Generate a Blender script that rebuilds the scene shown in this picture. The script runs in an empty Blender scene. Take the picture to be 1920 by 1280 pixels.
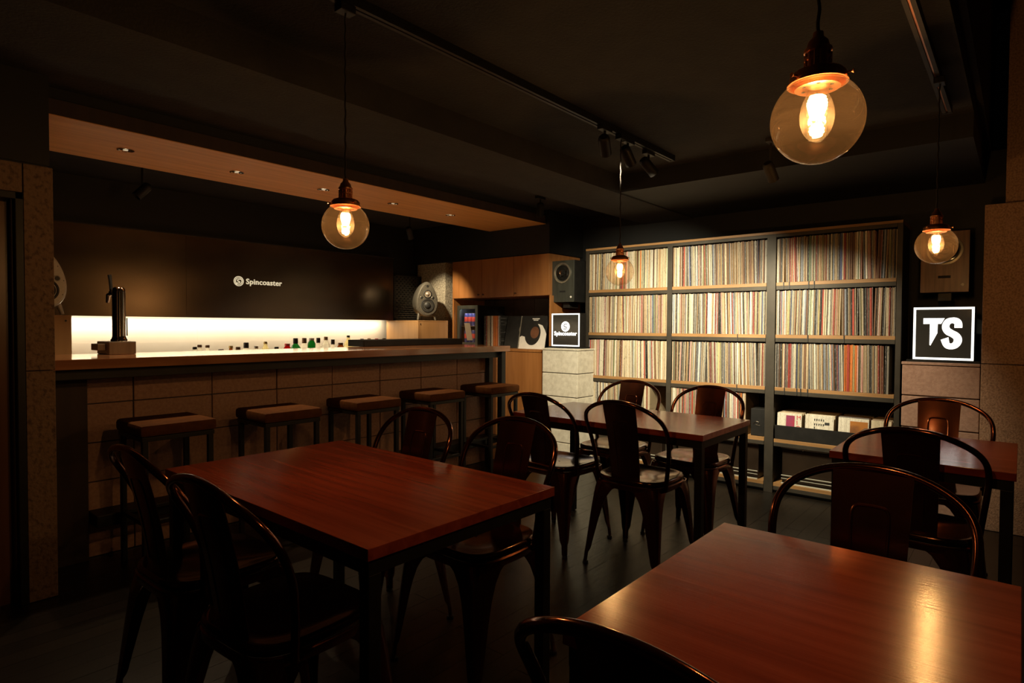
import bpy, bmesh, math, random
from mathutils import Vector, Matrix
random.seed(7)
S = bpy.context.scene
COL = S.collection
PI = math.pi

# ------------------------------------------------------------------ camera, world, exposure
CAM_H = 1.19
yaw, pitch, roll = math.radians(40.2185), math.radians(-1.4251), math.radians(0.3172)
fw = Vector((math.cos(yaw)*math.cos(pitch), math.sin(yaw)*math.cos(pitch), math.sin(pitch)))
rt = Vector((math.sin(yaw), -math.cos(yaw), 0)); up = rt.cross(fw)
rt2 = math.cos(roll)*rt + math.sin(roll)*up; up2 = -math.sin(roll)*rt + math.cos(roll)*up
cd = bpy.data.cameras.new('camera'); cam = bpy.data.objects.new('camera', cd); COL.objects.link(cam)
M = Matrix.Identity(4)
for i in range(3):
    M[i][0], M[i][1], M[i][2] = rt2[i], up2[i], -fw[i]
M[2][3] = CAM_H
cam.matrix_world = M
cd.sensor_width = 36; cd.lens = 1129.9/1920*36; cd.clip_start = .02; cd.clip_end = 100
S.camera = cam
S.view_settings.view_transform = 'Standard'; S.view_settings.look = 'None'
S.view_settings.gamma = 1; S.view_settings.use_curve_mapping = False
S.view_settings.exposure = 0.0
w = bpy.data.worlds.new('world'); S.world = w; w.use_nodes = True
w.node_tree.nodes['Background'].inputs[0].default_value = (.5, .38, .28, 1)
w.node_tree.nodes['Background'].inputs[1].default_value = .0003

E_PEND, E_DOWN, E_STRIP, E_SPOT = 18.0, 29.0, 9.0, 17.5
WARM = (1, .56, .22)
def light(name, kind, loc, energy, color, **k):
    d = bpy.data.lights.new(name, kind); d.energy = energy; d.color = color
    tgt = k.pop('target', None)
    for a, b in k.items(): setattr(d, a, b)
    o = bpy.data.objects.new(name, d); COL.objects.link(o); o.location = loc
    if tgt is not None:
        o.rotation_euler = (Vector(tgt)-Vector(loc)).to_track_quat('-Z', 'Y').to_euler()
    return o
PENDS = [((1.146, .279), 1.551), ((1.145, 1.675), 1.512), ((2.85, 1.655), 1.487), ((3.03, .277), 1.533)]
DOWN = [(1.138, 3.668), (1.734, 3.668), (2.33, 3.668), (2.928, 3.668), (3.53, 3.668)]
for i, (x, y) in enumerate(DOWN):
    light('downlight_beam', 'SPOT', (x, y, 2.108), E_DOWN, (1, .72, .42), target=(x, y, 0), spot_size=math.radians(95), spot_blend=.6, shadow_soft_size=.02)
light('strip_light', 'AREA', (2.45, 5.075, 1.238), E_STRIP, (1, .83, .58), target=(2.45, 5.10, 0), shape='RECTANGLE', size=2.95, size_y=.03)
# track spots that wash the record shelves
SPOTS = [((2.72, 1.67, 2.10), (4.52, 2.50, 1.0), 1.0, 64), ((2.98, 1.67, 2.10), (4.52, 1.80, .98), .72, 66), ((3.25, 1.67, 2.10), (4.52, 1.12, 1.0), .62, 52)]
for a, b, e, sz in SPOTS:
    light('track_spot_beam', 'SPOT', a, E_SPOT*E_SPOT*e, (1, .885, .61), target=b, spot_size=math.radians(sz), spot_blend=.6, shadow_soft_size=.025)
light('bar_spot_beam', 'SPOT', (3.45, 4.30, 2.06), 105, (1, .80, .5), target=(4.38, 4.66, 1.24), spot_size=math.radians(48), spot_blend=.6, shadow_soft_size=.02)

# ------------------------------------------------------------------ materials
def nt(name):
    m = bpy.data.materials.new(name); m.use_nodes = True
    n = m.node_tree.nodes; n.clear(); return m, n, m.node_tree.links
def rgba(c): return (c[0], c[1], c[2], 1)
def mat(name, c1, c2=None, scale=(6, 6, 6), rough=.5, metal=0., bump=0., detail=5, coat=0., spec=.5, lo=.35, hi=.65, bscale=None, distort=0., rvar=0.):
    c2 = c2 or tuple(x*.8 for x in c1)
    m, n, l = nt(name)
    out = n.new('ShaderNodeOutputMaterial'); b = n.new('ShaderNodeBsdfPrincipled')
    tc = n.new('ShaderNodeTexCoord'); mp = n.new('ShaderNodeMapping'); mp.inputs['Scale'].default_value = scale
    no = n.new('ShaderNodeTexNoise'); no.inputs['Scale'].default_value = 1; no.inputs['Detail'].default_value = detail
    no.inputs['Distortion'].default_value = distort
    cr = n.new('ShaderNodeValToRGB'); cr.color_ramp.elements[0].position = lo; cr.color_ramp.elements[1].position = hi
    cr.color_ramp.elements[0].color = rgba(c1); cr.color_ramp.elements[1].color = rgba(c2)
    l.new(tc.outputs['Object'], mp.inputs['Vector']); l.new(mp.outputs[0], no.inputs['Vector'])
    l.new(no.outputs['Fac'], cr.inputs[0]); l.new(cr.outputs[0], b.inputs['Base Color'])
    b.inputs['Roughness'].default_value = rough; b.inputs['Metallic'].default_value = metal
    b.inputs['Coat Weight'].default_value = coat; b.inputs['Coat Roughness'].default_value = .12
    b.inputs['Specular IOR Level'].default_value = spec
    if rvar:
        mr = n.new('ShaderNodeMapRange'); mr.inputs[3].default_value = rough-rvar; mr.inputs[4].default_value = rough+rvar
        l.new(no.outputs['Fac'], mr.inputs[0]); l.new(mr.outputs[0], b.inputs['Roughness'])
    if bump:
        no2 = n.new('ShaderNodeTexNoise'); no2.inputs['Detail'].default_value = 6; no2.inputs['Scale'].default_value = 1
        mp2 = n.new('ShaderNodeMapping'); mp2.inputs['Scale'].default_value = bscale or scale
        l.new(tc.outputs['Object'], mp2.inputs['Vector']); l.new(mp2.outputs[0], no2.inputs['Vector'])
        bp = n.new('ShaderNodeBump'); bp.inputs['Strength'].default_value = bump; bp.inputs['Distance'].default_value = .01
        l.new(no2.outputs['Fac'], bp.inputs['Height']); l.new(bp.outputs[0], b.inputs['Normal'])
    l.new(b.outputs[0], out.inputs[0]); return m
def emis(name, c, s):
    m, n, l = nt(name); out = n.new('ShaderNodeOutputMaterial'); e = n.new('ShaderNodeEmission')
    e.inputs[0].default_value = rgba(c); e.inputs[1].default_value = s; l.new(e.outputs[0], out.inputs[0]); return m
def glass(name, tint, dust=.0, haze_col=(.8, .5, .25), ior=1.45, rough=.02):
    m, n, l = nt(name); out = n.new('ShaderNodeOutputMaterial')
    t = n.new('ShaderNodeBsdfTransparent'); t.inputs[0].default_value = rgba(tint)
    g = n.new('ShaderNodeBsdfGlossy'); g.inputs['Roughness'].default_value = rough
    lw = n.new('ShaderNodeLayerWeight'); lw.inputs['Blend'].default_value = .5
    pw = n.new('ShaderNodeMath'); pw.operation = 'POWER'; pw.inputs[1].default_value = 4.0; l.new(lw.outputs['Facing'], pw.inputs[0])
    f = n.new('ShaderNodeMapRange'); f.inputs[3].default_value = ((ior-1)/(ior+1))**2; f.inputs[4].default_value = .8; l.new(pw.outputs[0], f.inputs[0])
    mx = n.new('ShaderNodeMixShader'); l.new(f.outputs[0], mx.inputs[0]); l.new(t.outputs[0], mx.inputs[1]); l.new(g.outputs[0], mx.inputs[2])
    last = mx
    if dust:  # translucent share of the glass; on the lamps it imitates bloom
        d = n.new('ShaderNodeBsdfTranslucent'); d.inputs[0].default_value = rgba(haze_col)
        tc = n.new('ShaderNodeTexCoord'); no = n.new('ShaderNodeTexNoise'); no.inputs['Scale'].default_value = 25
        mp = n.new('ShaderNodeMapping'); mp.inputs['Scale'].default_value = (.6, .6, 4)
        no.inputs['Detail'].default_value = 6
        mr = n.new('ShaderNodeMapRange'); mr.inputs[3].default_value = dust*.5; mr.inputs[4].default_value = dust*1.5
        l.new(tc.outputs['Object'], mp.inputs[0]); l.new(mp.outputs[0], no.inputs['Vector']); l.new(no.outputs['Fac'], mr.inputs[0])
        m2 = n.new('ShaderNodeMixShader'); l.new(mr.outputs[0], m2.inputs[0]); l.new(mx.outputs[0], m2.inputs[1]); l.new(d.outputs[0], m2.inputs[2]); last = m2
    l.new(last.outputs[0], out.inputs[0]); return m
def spine(name, c):
    m, n, l = nt(name); out = n.new('ShaderNodeOutputMaterial'); b = n.new('ShaderNodeBsdfPrincipled')
    ge = n.new('ShaderNodeNewGeometry'); mp = n.new('ShaderNodeMapping'); mp.inputs['Scale'].default_value = (3, 330, 70)
    no = n.new('ShaderNodeTexNoise'); no.inputs['Scale'].default_value = 1; no.inputs['Detail'].default_value = 3
    no2 = n.new('ShaderNodeTexNoise'); no2.inputs['Scale'].default_value = 1; no2.inputs['Detail'].default_value = 2
    mp2 = n.new('ShaderNodeMapping'); mp2.inputs['Scale'].default_value = (3, 220, 4)
    cr = n.new('ShaderNodeValToRGB'); cr.color_ramp.elements[0].position = .60; cr.color_ramp.elements[1].position = .68
    lum = sum(c)/3; ink = tuple(x*.45 for x in c) if lum > .12 else tuple(min(1, x+.28) for x in c)
    cr.color_ramp.elements[0].color = rgba(c); cr.color_ramp.elements[1].color = rgba(ink)
    mx = n.new('ShaderNodeMix'); mx.data_type = 'RGBA'; mx.blend_type = 'MULTIPLY'; mx.inputs[0].default_value = .75
    cr2 = n.new('ShaderNodeValToRGB'); cr2.color_ramp.elements[0].position = .3; cr2.color_ramp.elements[1].position = .7
    cr2.color_ramp.elements[0].color = (.55, .50, .45, 1); cr2.color_ramp.elements[1].color = (1, 1, 1, 1)
    l.new(ge.outputs['Position'], mp.inputs[0]); l.new(mp.outputs[0], no.inputs['Vector']); l.new(no.outputs['Fac'], cr.inputs[0])
    l.new(ge.outputs['Position'], mp2.inputs[0]); l.new(mp2.outputs[0], no2.inputs['Vector']); l.new(no2.outputs['Fac'], cr2.inputs[0])
    l.new(cr.outputs[0], mx.inputs[6]); l.new(cr2.outputs[0], mx.inputs[7]); l.new(mx.outputs[2], b.inputs['Base Color'])
    b.inputs['Roughness'].default_value = .55; l.new(b.outputs[0], out.inputs[0]); return m

table_wood = mat('red_brown_wood', (.27, .043, .022), (.39, .074, .040), (34, 1.6, 34), .18, detail=7, bump=.05, bscale=(240, 8, 240), distort=.6, spec=.75)
counter_wood = mat('counter_wood', (.30, .125, .055), (.42, .19, .09), (2.2, 30, 30), .10, detail=6, distort=.4, spec=.6, coat=.6)
soffit_wood = mat('soffit_wood', (.62, .29, .075), (.74, .36, .10), (1.8, 26, 26), .5, detail=6, distort=.4)
cab_wood = mat('cabinet_wood', (.29, .115, .032), (.37, .155, .047), (22, 22, 1.8), .38, detail=6, distort=.5)
ply_wood = mat('plywood', (.42, .22, .082), (.50, .275, .11), (18, 18, 2), .5)
shelf_wood = mat('shelf_board_wood', (.25, .13, .045), (.33, .175, .068), (30, 2.5, 30), .5)
brown_dark = mat('dark_brown_panel', (.07, .03, .018), (.10, .045, .026), (20, 20, 2), .45)
steel_black = mat('black_steel', (.010, .009, .008), (.015, .0135, .012), (12, 12, 12), .5, .2)
steel_gun = mat('raw_steel', (.034, .028, .020), (.050, .041, .030), (9, 9, 9), .55, .3)
panel_steel = mat('blackened_steel', (.095, .072, .055), (.13, .098, .072), (2, 2, 5), .23, .85, rvar=.05)
chrome = mat('chrome', (.75, .72, .68), (.7, .66, .62), rough=.09, metal=1)
brushed = mat('brushed_steel', (.55, .47, .39), (.45, .38, .31), (60, 4, 4), .3, 1)
copper = mat('copper', (.85, .40, .20), (.74, .31, .15), (20, 20, 20), .34, 1)
chair_metal = mat('bronzed_metal', (.16, .052, .027), (.22, .075, .040), (8, 8, 8), .22, .92, rvar=.03, coat=.25)
tube_metal = mat('bronzed_tube', (.14, .042, .022), (.19, .060, .032), (8, 8, 8), .15, .95, coat=.2)
seat_metal = mat('worn_seat_metal', (.09, .042, .026), (.15, .072, .044), (14, 14, 14), .15, .95, rvar=.05, coat=.2)
leather = mat('brown_leather', (.080, .029, .009), (.105, .039, .0125), (30, 30, 30), .7, spec=.04, bump=.15, bscale=(180, 180, 180))
black_paint = mat('black_paint', (.006, .0055, .005), (.008, .0075, .007), (3, 3, 3), .7)
ceil_paint = mat('charcoal_plaster', (.014, .012, .011), (.020, .0175, .0155), (9, 9, 9), .9, bump=.3, bscale=(90, 90, 90))
wall_black = mat('black_wall', (.006, .006, .006), (.009, .0085, .008), (4, 4, 4), .6)
cream_wall = mat('white_board', (.80, .74, .63), (.84, .79, .69), (2, 2, 2), .45)
block_mat = mat('concrete_block', (.62, .57, .47), (.76, .71, .60), (30, 30, 30), .9, bump=.35, bscale=(320, 320, 320))
block_brown = mat('brown_block', (.35, .20, .145), (.44, .265, .195), (60, 60, 60), .9, bump=.35, bscale=(260, 260, 260))
stone = mat('brown_stone', (.25, .14, .085), (.46, .275, .175), (110, 110, 90), .9, bump=.4, detail=8, lo=.30, hi=.60, bscale=(160, 160, 160))
stone_dark = mat('dark_brown_stone', (.10, .060, .036), (.235, .145, .09), (60, 60, 46), .85, bump=.5, detail=8, lo=.32, hi=.5, bscale=(70, 70, 70))
rough_conc = mat('rough_concrete', (.22, .19, .145), (.55, .49, .38), (70, 70, 70), .9, bump=.7, detail=8, bscale=(120, 120, 120))
mortar = mat('dark_joint', (.06, .05, .04), (.08, .065, .05), rough=.95)
floor_mats = [mat('dark_floorboard', (.006+k*.0015, .0045+k*.001, .003+k*.0008), (.012+k*.0015, .009+k*.001, .006+k*.0008), (3, 40, 40), .27, detail=6, bump=.12, bscale=(8, 120, 120), distort=.5) for k in range(4)]
tile_dark = mat('dark_slate', (.06, .040, .030), (.10, .07, .05), (9, 9, 9), .6)
black_plastic = mat('black_plastic', (.014, .014, .014), (.02, .02, .02), (20, 20, 20), .35)
matte_black = mat('matte_black', (.009, .0085, .008), (.013, .012, .011), (20, 20, 20), .7, spec=.2)
black_gloss = mat('black_acrylic', (.012, .011, .010), (.016, .015, .013), rough=.08, spec=.7)
black_ash = mat('black_veneer', (.030, .032, .026), (.045, .047, .038), (40, 40, 4), .4)
walnut = mat('walnut_veneer', (.11, .045, .020), (.19, .085, .04), (45, 45, 3), .35)
grey_metal = mat('grey_speaker_lacquer', (.115, .105, .085), (.145, .132, .108), (90, 90, 90), .36, .35)
silver_lacquer = mat('silver_lacquer', (.52, .51, .47), (.58, .57, .53), (90, 90, 90), .36, .2)
rubber = mat('black_rubber', (.015, .015, .015), (.025, .025, .024), rough=.55)
dome = mat('pale_dome', (.55, .47, .38), (.5, .42, .34), rough=.3, metal=.5)
white_card = mat('white_paper', (.78, .74, .68), (.84, .80, .74), (30, 30, 30), .6)
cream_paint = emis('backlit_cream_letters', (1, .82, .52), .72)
glow_white = emis('lit_sign_white', (1, .95, .86), 2.6)
filament_m = emis('glowing_filament', (1, .66, .30), 26.0)
lamp_face = emis('lamp_face', (1, .80, .5), .5)
black_bloom = mat('black_face_painted_bloom', (.02, .018, .015), (.026, .023, .02), rough=.12)
_b = [n for n in black_bloom.node_tree.nodes if n.type == 'BSDF_PRINCIPLED'][0]
_b.inputs['Emission Color'].default_value = (1, .82, .55, 1); _b.inputs['Emission Strength'].default_value = .014  # weak emission paints the bloom of border and letters onto the face
strip_m = emis('led_strip', (1, .86, .62), 12.0)
globe_glass = glass('amber_globe_glass', (.94, .88, .80), .0058, (.95, .66, .42), ior=1.3)  # translucent haze stands in for the bloom around the bulb
bulb_glass = glass('bulb_glass', (1, .93, .80), .009, (1, .80, .56))  # stronger haze paints the filament's halo into the bulb glass
clear = glass('clear_acrylic', (.95, .95, .93), .0)
cord_m = mat('black_cord', (.016, .012, .010), (.03, .022, .018), (300, 300, 300), .8)
pink_ink = mat('red_ink', (.55, .05, .05), (.5, .04, .05), rough=.5)

# ------------------------------------------------------------------ geometry helpers
class MB:
    def __init__(s): s.bm = bmesh.new(); s.mi = 0
    def _f(s, vs):
        try:
            f = s.bm.faces.new(vs); f.material_index = s.mi; return f
        except ValueError: return None
    def box(s, x0, x1, y0, y1, z0, z1, bev=0.):
        b = bmesh.new(); bmesh.ops.create_cube(b, size=1)
        for v in b.verts:
            v.co = Vector(((x0+x1)/2+v.co.x*(x1-x0), (y0+y1)/2+v.co.y*(y1-y0), (z0+z1)/2+v.co.z*(z1-z0)))
        if bev: bmesh.ops.bevel(b, geom=list(b.edges), offset=bev, segments=2, affect='EDGES', profile=.5)
        s.merge(b); return s
    def merge(s, b, mt=None):
        if mt is not None: bmesh.ops.transform(b, matrix=mt, verts=b.verts)
        mp = {v: s.bm.verts.new(v.co) for v in b.verts}
        for f in b.faces: s._f([mp[v] for v in f.verts])
        b.free(); return s
    def loft(s, rings, closed=True, cap=True):
        R = [[s.bm.verts.new(p) for p in r] for r in rings]
        n = len(R[0])
        for a, b in zip(R, R[1:]):
            for i in range(n if closed else n-1):
                j = (i+1) % n; s._f([a[i], a[j], b[j], b[i]])
        if cap and closed:
            s._f(R[0][::-1]); s._f(R[-1])
        return s
    def lathe(s, prof, n=24, c=(0, 0, 0), axis='z', cap=True):
        rings = []
        for r, z in prof:
            ring = []
            for k in range(n):
                a = 2*PI*k/n; x, y = r*math.cos(a), r*math.sin(a)
                p = (x, y, z) if axis == 'z' else ((z, x, y) if axis == 'x' else (y, z, x))
                ring.append((p[0]+c[0], p[1]+c[1], p[2]+c[2]))
            rings.append(ring)
        return s.loft(rings, True, cap)
    def tube(s, pts, r, n=10, cap=True):
        pts = [Vector(p) for p in pts]; rings = []; prev = None
        for i, p in enumerate(pts):
            t = (pts[min(i+1, len(pts)-1)]-pts[max(i-1, 0)]).normalized()
            if prev is None:
                u = t.orthogonal().normalized()
            else:
                u = (prev-t*prev.dot(t)).normalized()
            prev = u; v = t.cross(u)
            rr = r[i] if isinstance(r, (list, tuple)) else r
            rings.append([p+u*rr*math.cos(2*PI*k/n)+v*rr*math.sin(2*PI*k/n) for k in range(n)])
        return s.loft(rings, True, cap)
    def prism(s, pts, f, d):
        """pts: list of 2D points mapped by f(a,b)->3D, extruded by vector d"""
        a = [s.bm.verts.new(f(*p)) for p in pts]; b = [s.bm.verts.new(Vector(f(*p))+Vector(d)) for p in pts]
        s._f(a[::-1]); s._f(b); n = len(a)
        for i in range(n): s._f([a[i], a[(i+1) % n], b[(i+1) % n], b[i]])
        return s
    def mesh(s, name, mats, smooth=False):
        bmesh.ops.recalc_face_normals(s.bm, faces=s.bm.faces)
        me = bpy.data.meshes.new(name); s.bm.to_mesh(me); s.bm.free()
        for m in (mats if isinstance(mats, (list, tuple)) else [mats]): me.materials.append(m)
        if smooth:
            me.shade_smooth()
            me.set_sharp_from_angle(angle=math.radians(38))
        return me
    def build(s, name, mats, parent=None, smooth=False, loc=None):
        return link(name, s.mesh(name, mats, smooth), parent, loc)
def link(name, me, parent=None, loc=None):
    o = bpy.data.objects.new(name, me); COL.objects.link(o)
    if parent is not None: o.parent = parent
    if loc is not None: o.location = loc
    return o
def tag(o, label=None, cat=None, group=None, kind=None):
    if label: o['label'] = label
    if cat: o['category'] = cat
    if group: o['group'] = group
    if kind: o['kind'] = kind
    return o
def thing(name, label, cat, loc=(0, 0, 0), rotz=0, group=None):
    o = bpy.data.objects.new(name, None); COL.objects.link(o); o.empty_display_size = .05
    o.location = loc; o.rotation_euler = (0, 0, rotz); return tag(o, label, cat, group)
def struct(name, mb, m, label=None):
    o = mb.build(name, m); o['kind'] = 'structure'
    if label: o['label'] = label
    return o
def copy_tree(o, parent=None):
    c = o.copy(); COL.objects.link(c)
    if parent is not None: c.parent = parent
    for ch in list(o.children): copy_tree(ch, c)
    return c
def crom(P, n=6):
    P = [Vector(p) for p in P]; out = []
    for i in range(len(P)-1):
        p0, p1, p2, p3 = P[max(i-1, 0)], P[i], P[i+1], P[min(i+2, len(P)-1)]
        for k in range(n):
            t = k/n
            out.append(.5*((2*p1)+(p2-p0)*t+(2*p0-5*p1+4*p2-p3)*t*t+(3*p1-p0-3*p2+p3)*t**3))
    out.append(P[-1]); return out
def text_mesh(body, size, depth=.002, off=0.):
    c = bpy.data.curves.new('lettering', 'FONT'); c.body = body; c.size = size; c.extrude = depth/2; c.offset = off; c.space_character = 1.06; c.resolution_u = 3
    o = bpy.data.objects.new('lettering', c); COL.objects.link(o)
    dg = bpy.context.evaluated_depsgraph_get(); me = bpy.data.meshes.new_from_object(o.evaluated_get(dg))
    bpy.data.objects.remove(o); bpy.data.curves.remove(c); me.materials.clear(); return me
def put_text(me, m, w=None, h=None):
    """normalise: origin at left-bottom, scaled to width/height"""
    xs = [v.co.x for v in me.vertices]; ys = [v.co.y for v in me.vertices]
    sx = w/(max(xs)-min(xs)) if w else 1; sy = h/(max(ys)-min(ys)) if h else sx
    if not w: sx = sy
    x0, y0 = min(xs), min(ys)
    for v in me.vertices: v.co.x = (v.co.x-x0)*sx; v.co.y = (v.co.y-y0)*sy
    me.materials.append(m); return me
FACE_NX = Matrix(((0, 0, -1, 0), (-1, 0, 0, 0), (0, 1, 0, 0), (0, 0, 0, 1)))   # text x -> -Y, y -> Z, facing -X
FACE_NY = Matrix(((1, 0, 0, 0), (0, 0, -1, 0), (0, 1, 0, 0), (0, 0, 0, 1)))     # text x -> +X, y -> Z, facing -Y

# ------------------------------------------------------------------ room shell
fl = struct('floor', MB().box(-1.6, 5.2, -1.6, 5.2, -.10, -.006), mortar)
fb = [MB().box(0, 1, 0, 1, 0, 1).mesh('floorboard', m) for m in floor_mats]
bw = .09; k = 0
y = -1.2
while y < 3.55:
    x = -1.2 - (k*.73 % 1.5); k += 1
    while x < 4.95:
        L = 1.5
        x0, x1 = max(x, -1.2), min(x+L, 4.95)
        if x1-x0 > .05:
            o = link('floorboard', random.choice(fb), fl, (x0+.001, y+.001, -.0058)); o.scale = (x1-x0-.0018, bw-.0012, .0056+random.uniform(-.0002, .0002))
        x += L
    y += bw
struct('ceiling', MB().box(-1.6, 5.2, .2, 5.2, 2.25, 2.33).box(-1.6, 5.2, -1.6, .2, 3.3, 3.38).box(-1.6, 5.2, .17, .2, 2.33, 3.3), ceil_paint)
struct('wall_back', MB().box(-1.6, 5.2, 5.16, 5.3, -.1, 2.33), wall_black)
struct('wall_front', MB().box(-1.75, -1.6, -1.6, 5.3, -.1, 3.38), wall_black)
struct('wall_right', MB().box(-1.75, 5.2, -1.75, -1.6, -.1, 3.38), wall_black)
struct('wall_far', MB().box(4.95, 5.2, -1.6, 5.2, -.1, 2.33).box(4.75, 5.2, -1.6, .088, 1.925, 3.3), [wall_black])
struct('trim_1', MB().box(-1.6, 4.95, 2.165, 2.63, 2.12, 2.25), ceil_paint)          # downstand beam
struct('trim_2', MB().box(.60, 4.39, 3.315, 4.005, 2.12, 2.1235), soffit_wood)  # timber soffit over the bar
fascia_dark = mat('dark_fascia', (.030, .015, .010), (.042, .021, .013), (20, 20, 2), .6)
struct('trim_6', MB().box(.60, 4.385, 3.320, 4.003, 2.124, 2.195), fascia_dark)
struct('trim_3', MB().box(.60, 4.39, 3.34, 4.005, 2.1955, 2.25).box(3.72, 4.95, .2, 2.165, 2.13, 2.25), black_paint)
struct('trim_4', MB().box(4.40, 4.95, 3.283, 5.16, 1.862, 2.25), wall_black)         # black bulkhead over the cabinets
struct('trim_5', MB().box(4.60, 4.75, -1.6, .088, 1.925, 3.3), stone)                # pale upper wall at the right
# left stone wall with the doorway
wl = struct('wall_left', MB().box(-1.6, .70, 3.215, 3.34, 1.735, 2.25).box(.612, .70, 3.215, 3.34, 0, 1.735).box(-1.6, -.30, 3.215, 3.34, 0, 1.735).box(-1.6, .705, 3.205, 3.215, 1.868, 2.25), wall_black)
slab_me = {}
def slab(x0, x1, z0, z1, y0, y1, m, par): return MB().box(x0+.002, x1-.002, y0, y1, z0+.002, z1-.002, .002).build('slab', m, par)
slab(.612, .717, 0, .99, 3.2, 3.335, stone_dark, wl); slab(.612, .717, .99, 1.862, 3.2, 3.335, stone_dark, wl)
slab(.10, .612, 1.737, 1.862, 3.2, 3.24, stone_dark, wl); slab(-.5, .10, 1.737, 1.862, 3.2, 3.24, stone_dark, wl)
door_wood = mat('door_brown', (.15, .065, .036), (.20, .09, .05), (25, 25, 2), .3)
d1 = struct('door_1', MB().box(-.30, .575, 3.262, 3.30, 0, 1.70), door_wood)
MB().box(.585, .612, 3.197, 3.32, 0, 1.737, .002).box(-.32, .612, 3.197, 3.32, 1.708, 1.737, .002).build('door_frame', steel_black, d1)
MB().box(.575, .588, 3.225, 3.30, 0, 1.71, .002).build('door_stop', brown_dark, d1)
# right stone wall slabs
wr = struct('wall_far_stone', MB().box(4.56, 4.95, -1.6, .182, 0, 1.925), wall_black); wr.name = 'wall_stone'
for (a, b) in ((.182, -.42), (-.42, -1.02), (-1.02, -1.6)):
    for (z0, z1) in ((0, .985), (.985, 1.922)):
        MB().box(4.52, 4.56, b+.002, a-.002, z0+.002, z1-.002, .002).build('slab', stone, wr)
# ---------------- block piers left and right of the record shelves
def pier(name, x0, x1, y0, y1, zs, m, lab):
    p = struct(name, MB().box(x0+.012, x1, y0+.012, y1-.004, 0, zs[-1]-.01), mortar, lab)
    for a, b in zip(zs, zs[1:]):
        g = random.uniform(-.0015, .0015)
        MB().box(x0+g, x1, y0+g, y1, a+.003, b-.004, .004).build('block', m, p)
    return p
pier('wall_pier', 4.28, 4.93, 2.885, 3.262, [0, .18, .38, .58, .785, .985], block_mat, 'pale concrete block pier under the small lit sign')
MB().box(4.275, 4.93, 2.88, 3.265, .985, 1.0, .003).build('cap_slab', block_mat, bpy.data.objects['wall_pier'])
pier('wall_pier', 4.526, 4.93, .184, .576, [0, .17, .37, .57, .77, .965], block_brown, 'brown concrete block pier under the large lit sign')
MB().box(4.52, 4.93, .184, .58, .965, .982, .003).build('cap_slab', block_brown, bpy.data.objects['wall_pier.001'])
# rough concrete column behind the bar
struct('wall_column', MB().box(4.43, 4.95, 4.675, 5.12, 0, 1.90), rough_conc, 'rough concrete column behind the egg shaped speaker')
# ---------------- bar back wall: blackened steel panels, white splash board, LED strip
wb = bpy.data.objects['wall_back']
for (a, b) in ((.30, 1.985), (1.985, 4.045)):
    MB().box(a+.0005, b-.0005, 5.06, 5.0695, 1.248, 1.895, .0006).build('steel_panel', panel_steel, wb)
MB().box(.3, 4.05, 5.07, 5.16, 1.262, 1.895).build('panel_backing', black_paint, wb)
MB().box(.3, 4.05, 5.055, 5.16, 1.895, 1.902).build('panel_cap', steel_gun, wb)
for (a, b) in ((.3, 2.1), (2.1, 4.05)):
    MB().box(a, b, 5.150, 5.1585, .78, 1.262).build('splash_backing', cream_wall, wb)
    MB().box(a+.0002, b-.0002, 5.145, 5.1495, 1.053, 1.262).build('splash_panel', cream_wall, wb)
    MB().box(a+.0002, b-.0002, 5.143, 5.1495, .78, 1.0525).build('splash_panel', cream_wall, wb)
MB().box(.9, 3.97, 5.085, 5.10, 1.252, 1.262).build('led_strip', strip_m, wb)
# vent grille
gr = thing('vent_grille', 'black slotted vent grille on back wall beside the concrete column', 'grille', (4.24, 5.055, 1.49))
MB().box(-.19, .19, .02, .10, -.24, .24).build('backing', black_plastic, gr)
MB().box(-.19, -.172, 0, .02, -.24, .24).box(.172, .19, 0, .02, -.24, .24).box(-.19, .19, 0, .02, .225, .24).box(-.19, .19, 0, .02, -.24, -.225).build('frame', steel_black, gr)
mb = MB()
for r in range(20):
    z = -.215+r*.0225
    for c in range(7):
        x = -.165+c*.05+(.025 if r % 2 else 0)
        if x < .135: mb.box(x, x+.034, .004, .02, z, z+.009)
s_ = mb.build('slat_field', steel_gun, gr); s_['kind'] = 'stuff'
# the niche back wall: dark slate tiles
nw = struct('wall_niche', MB().box(4.90, 4.95, 3.28, 4.675, .98, 1.48), mortar)
for i in range(5):
    for j in range(2):
        a = 4.66-i*.276
        MB().box(4.886, 4.90, max(a-.276, 3.285)+.002, a-.002, .985+j*.25+.002, .985+(j+1)*.25-.002, .002).build('tile', tile_dark, nw)

# ------------------------------------------------------------------ bar
bar = thing('bar_counter', 'long wooden bar counter on a brown block base in front of the lit white wall', 'bar counter', (0, 0, 0))
MB().box(.715, 3.95, 3.36, 3.965, .977, 1.025, .003).build('countertop', counter_wood, bar)
MB().box(.93, 3.93, 3.61, 3.72, 0, .975).build('base_core', mortar, bar)
xs = [.93, 1.142, 1.55, 1.95, 2.352, 2.755, 3.152, 3.548, 3.93]
zs = [0, .185, .385, .585, .785, .972]
for a, b in zip(xs, xs[1:]):
    for c, d in zip(zs, zs[1:]):
        g = random.uniform(-.002, .002)
        MB().box(a+.003, b-.003, 3.60+g, 3.64, c+.003, d-.003, .003).build('block', block_brown, bar)
MB().box(3.93, 4.04, 3.60, 3.95, 0, .975, .002).build('end_panel', cab_wood, bar)
MB().box(.74, .925, 3.56, 3.95, 0, .975, .002).build('left_panel', fascia_dark, bar)
MB().box(.74, 3.93, 3.42, 3.60, .925, .975, .002).build('support_beam', steel_black, bar)
for yy in (3.385, 3.53):
    MB().box(3.87, 3.92, yy, yy+.05, 0, .977, .002).build('post', steel_black, bar)
MB().box(.93, 3.93, 3.45, 3.60, .185, .245, .003).build('footrest', steel_black, bar)
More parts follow.
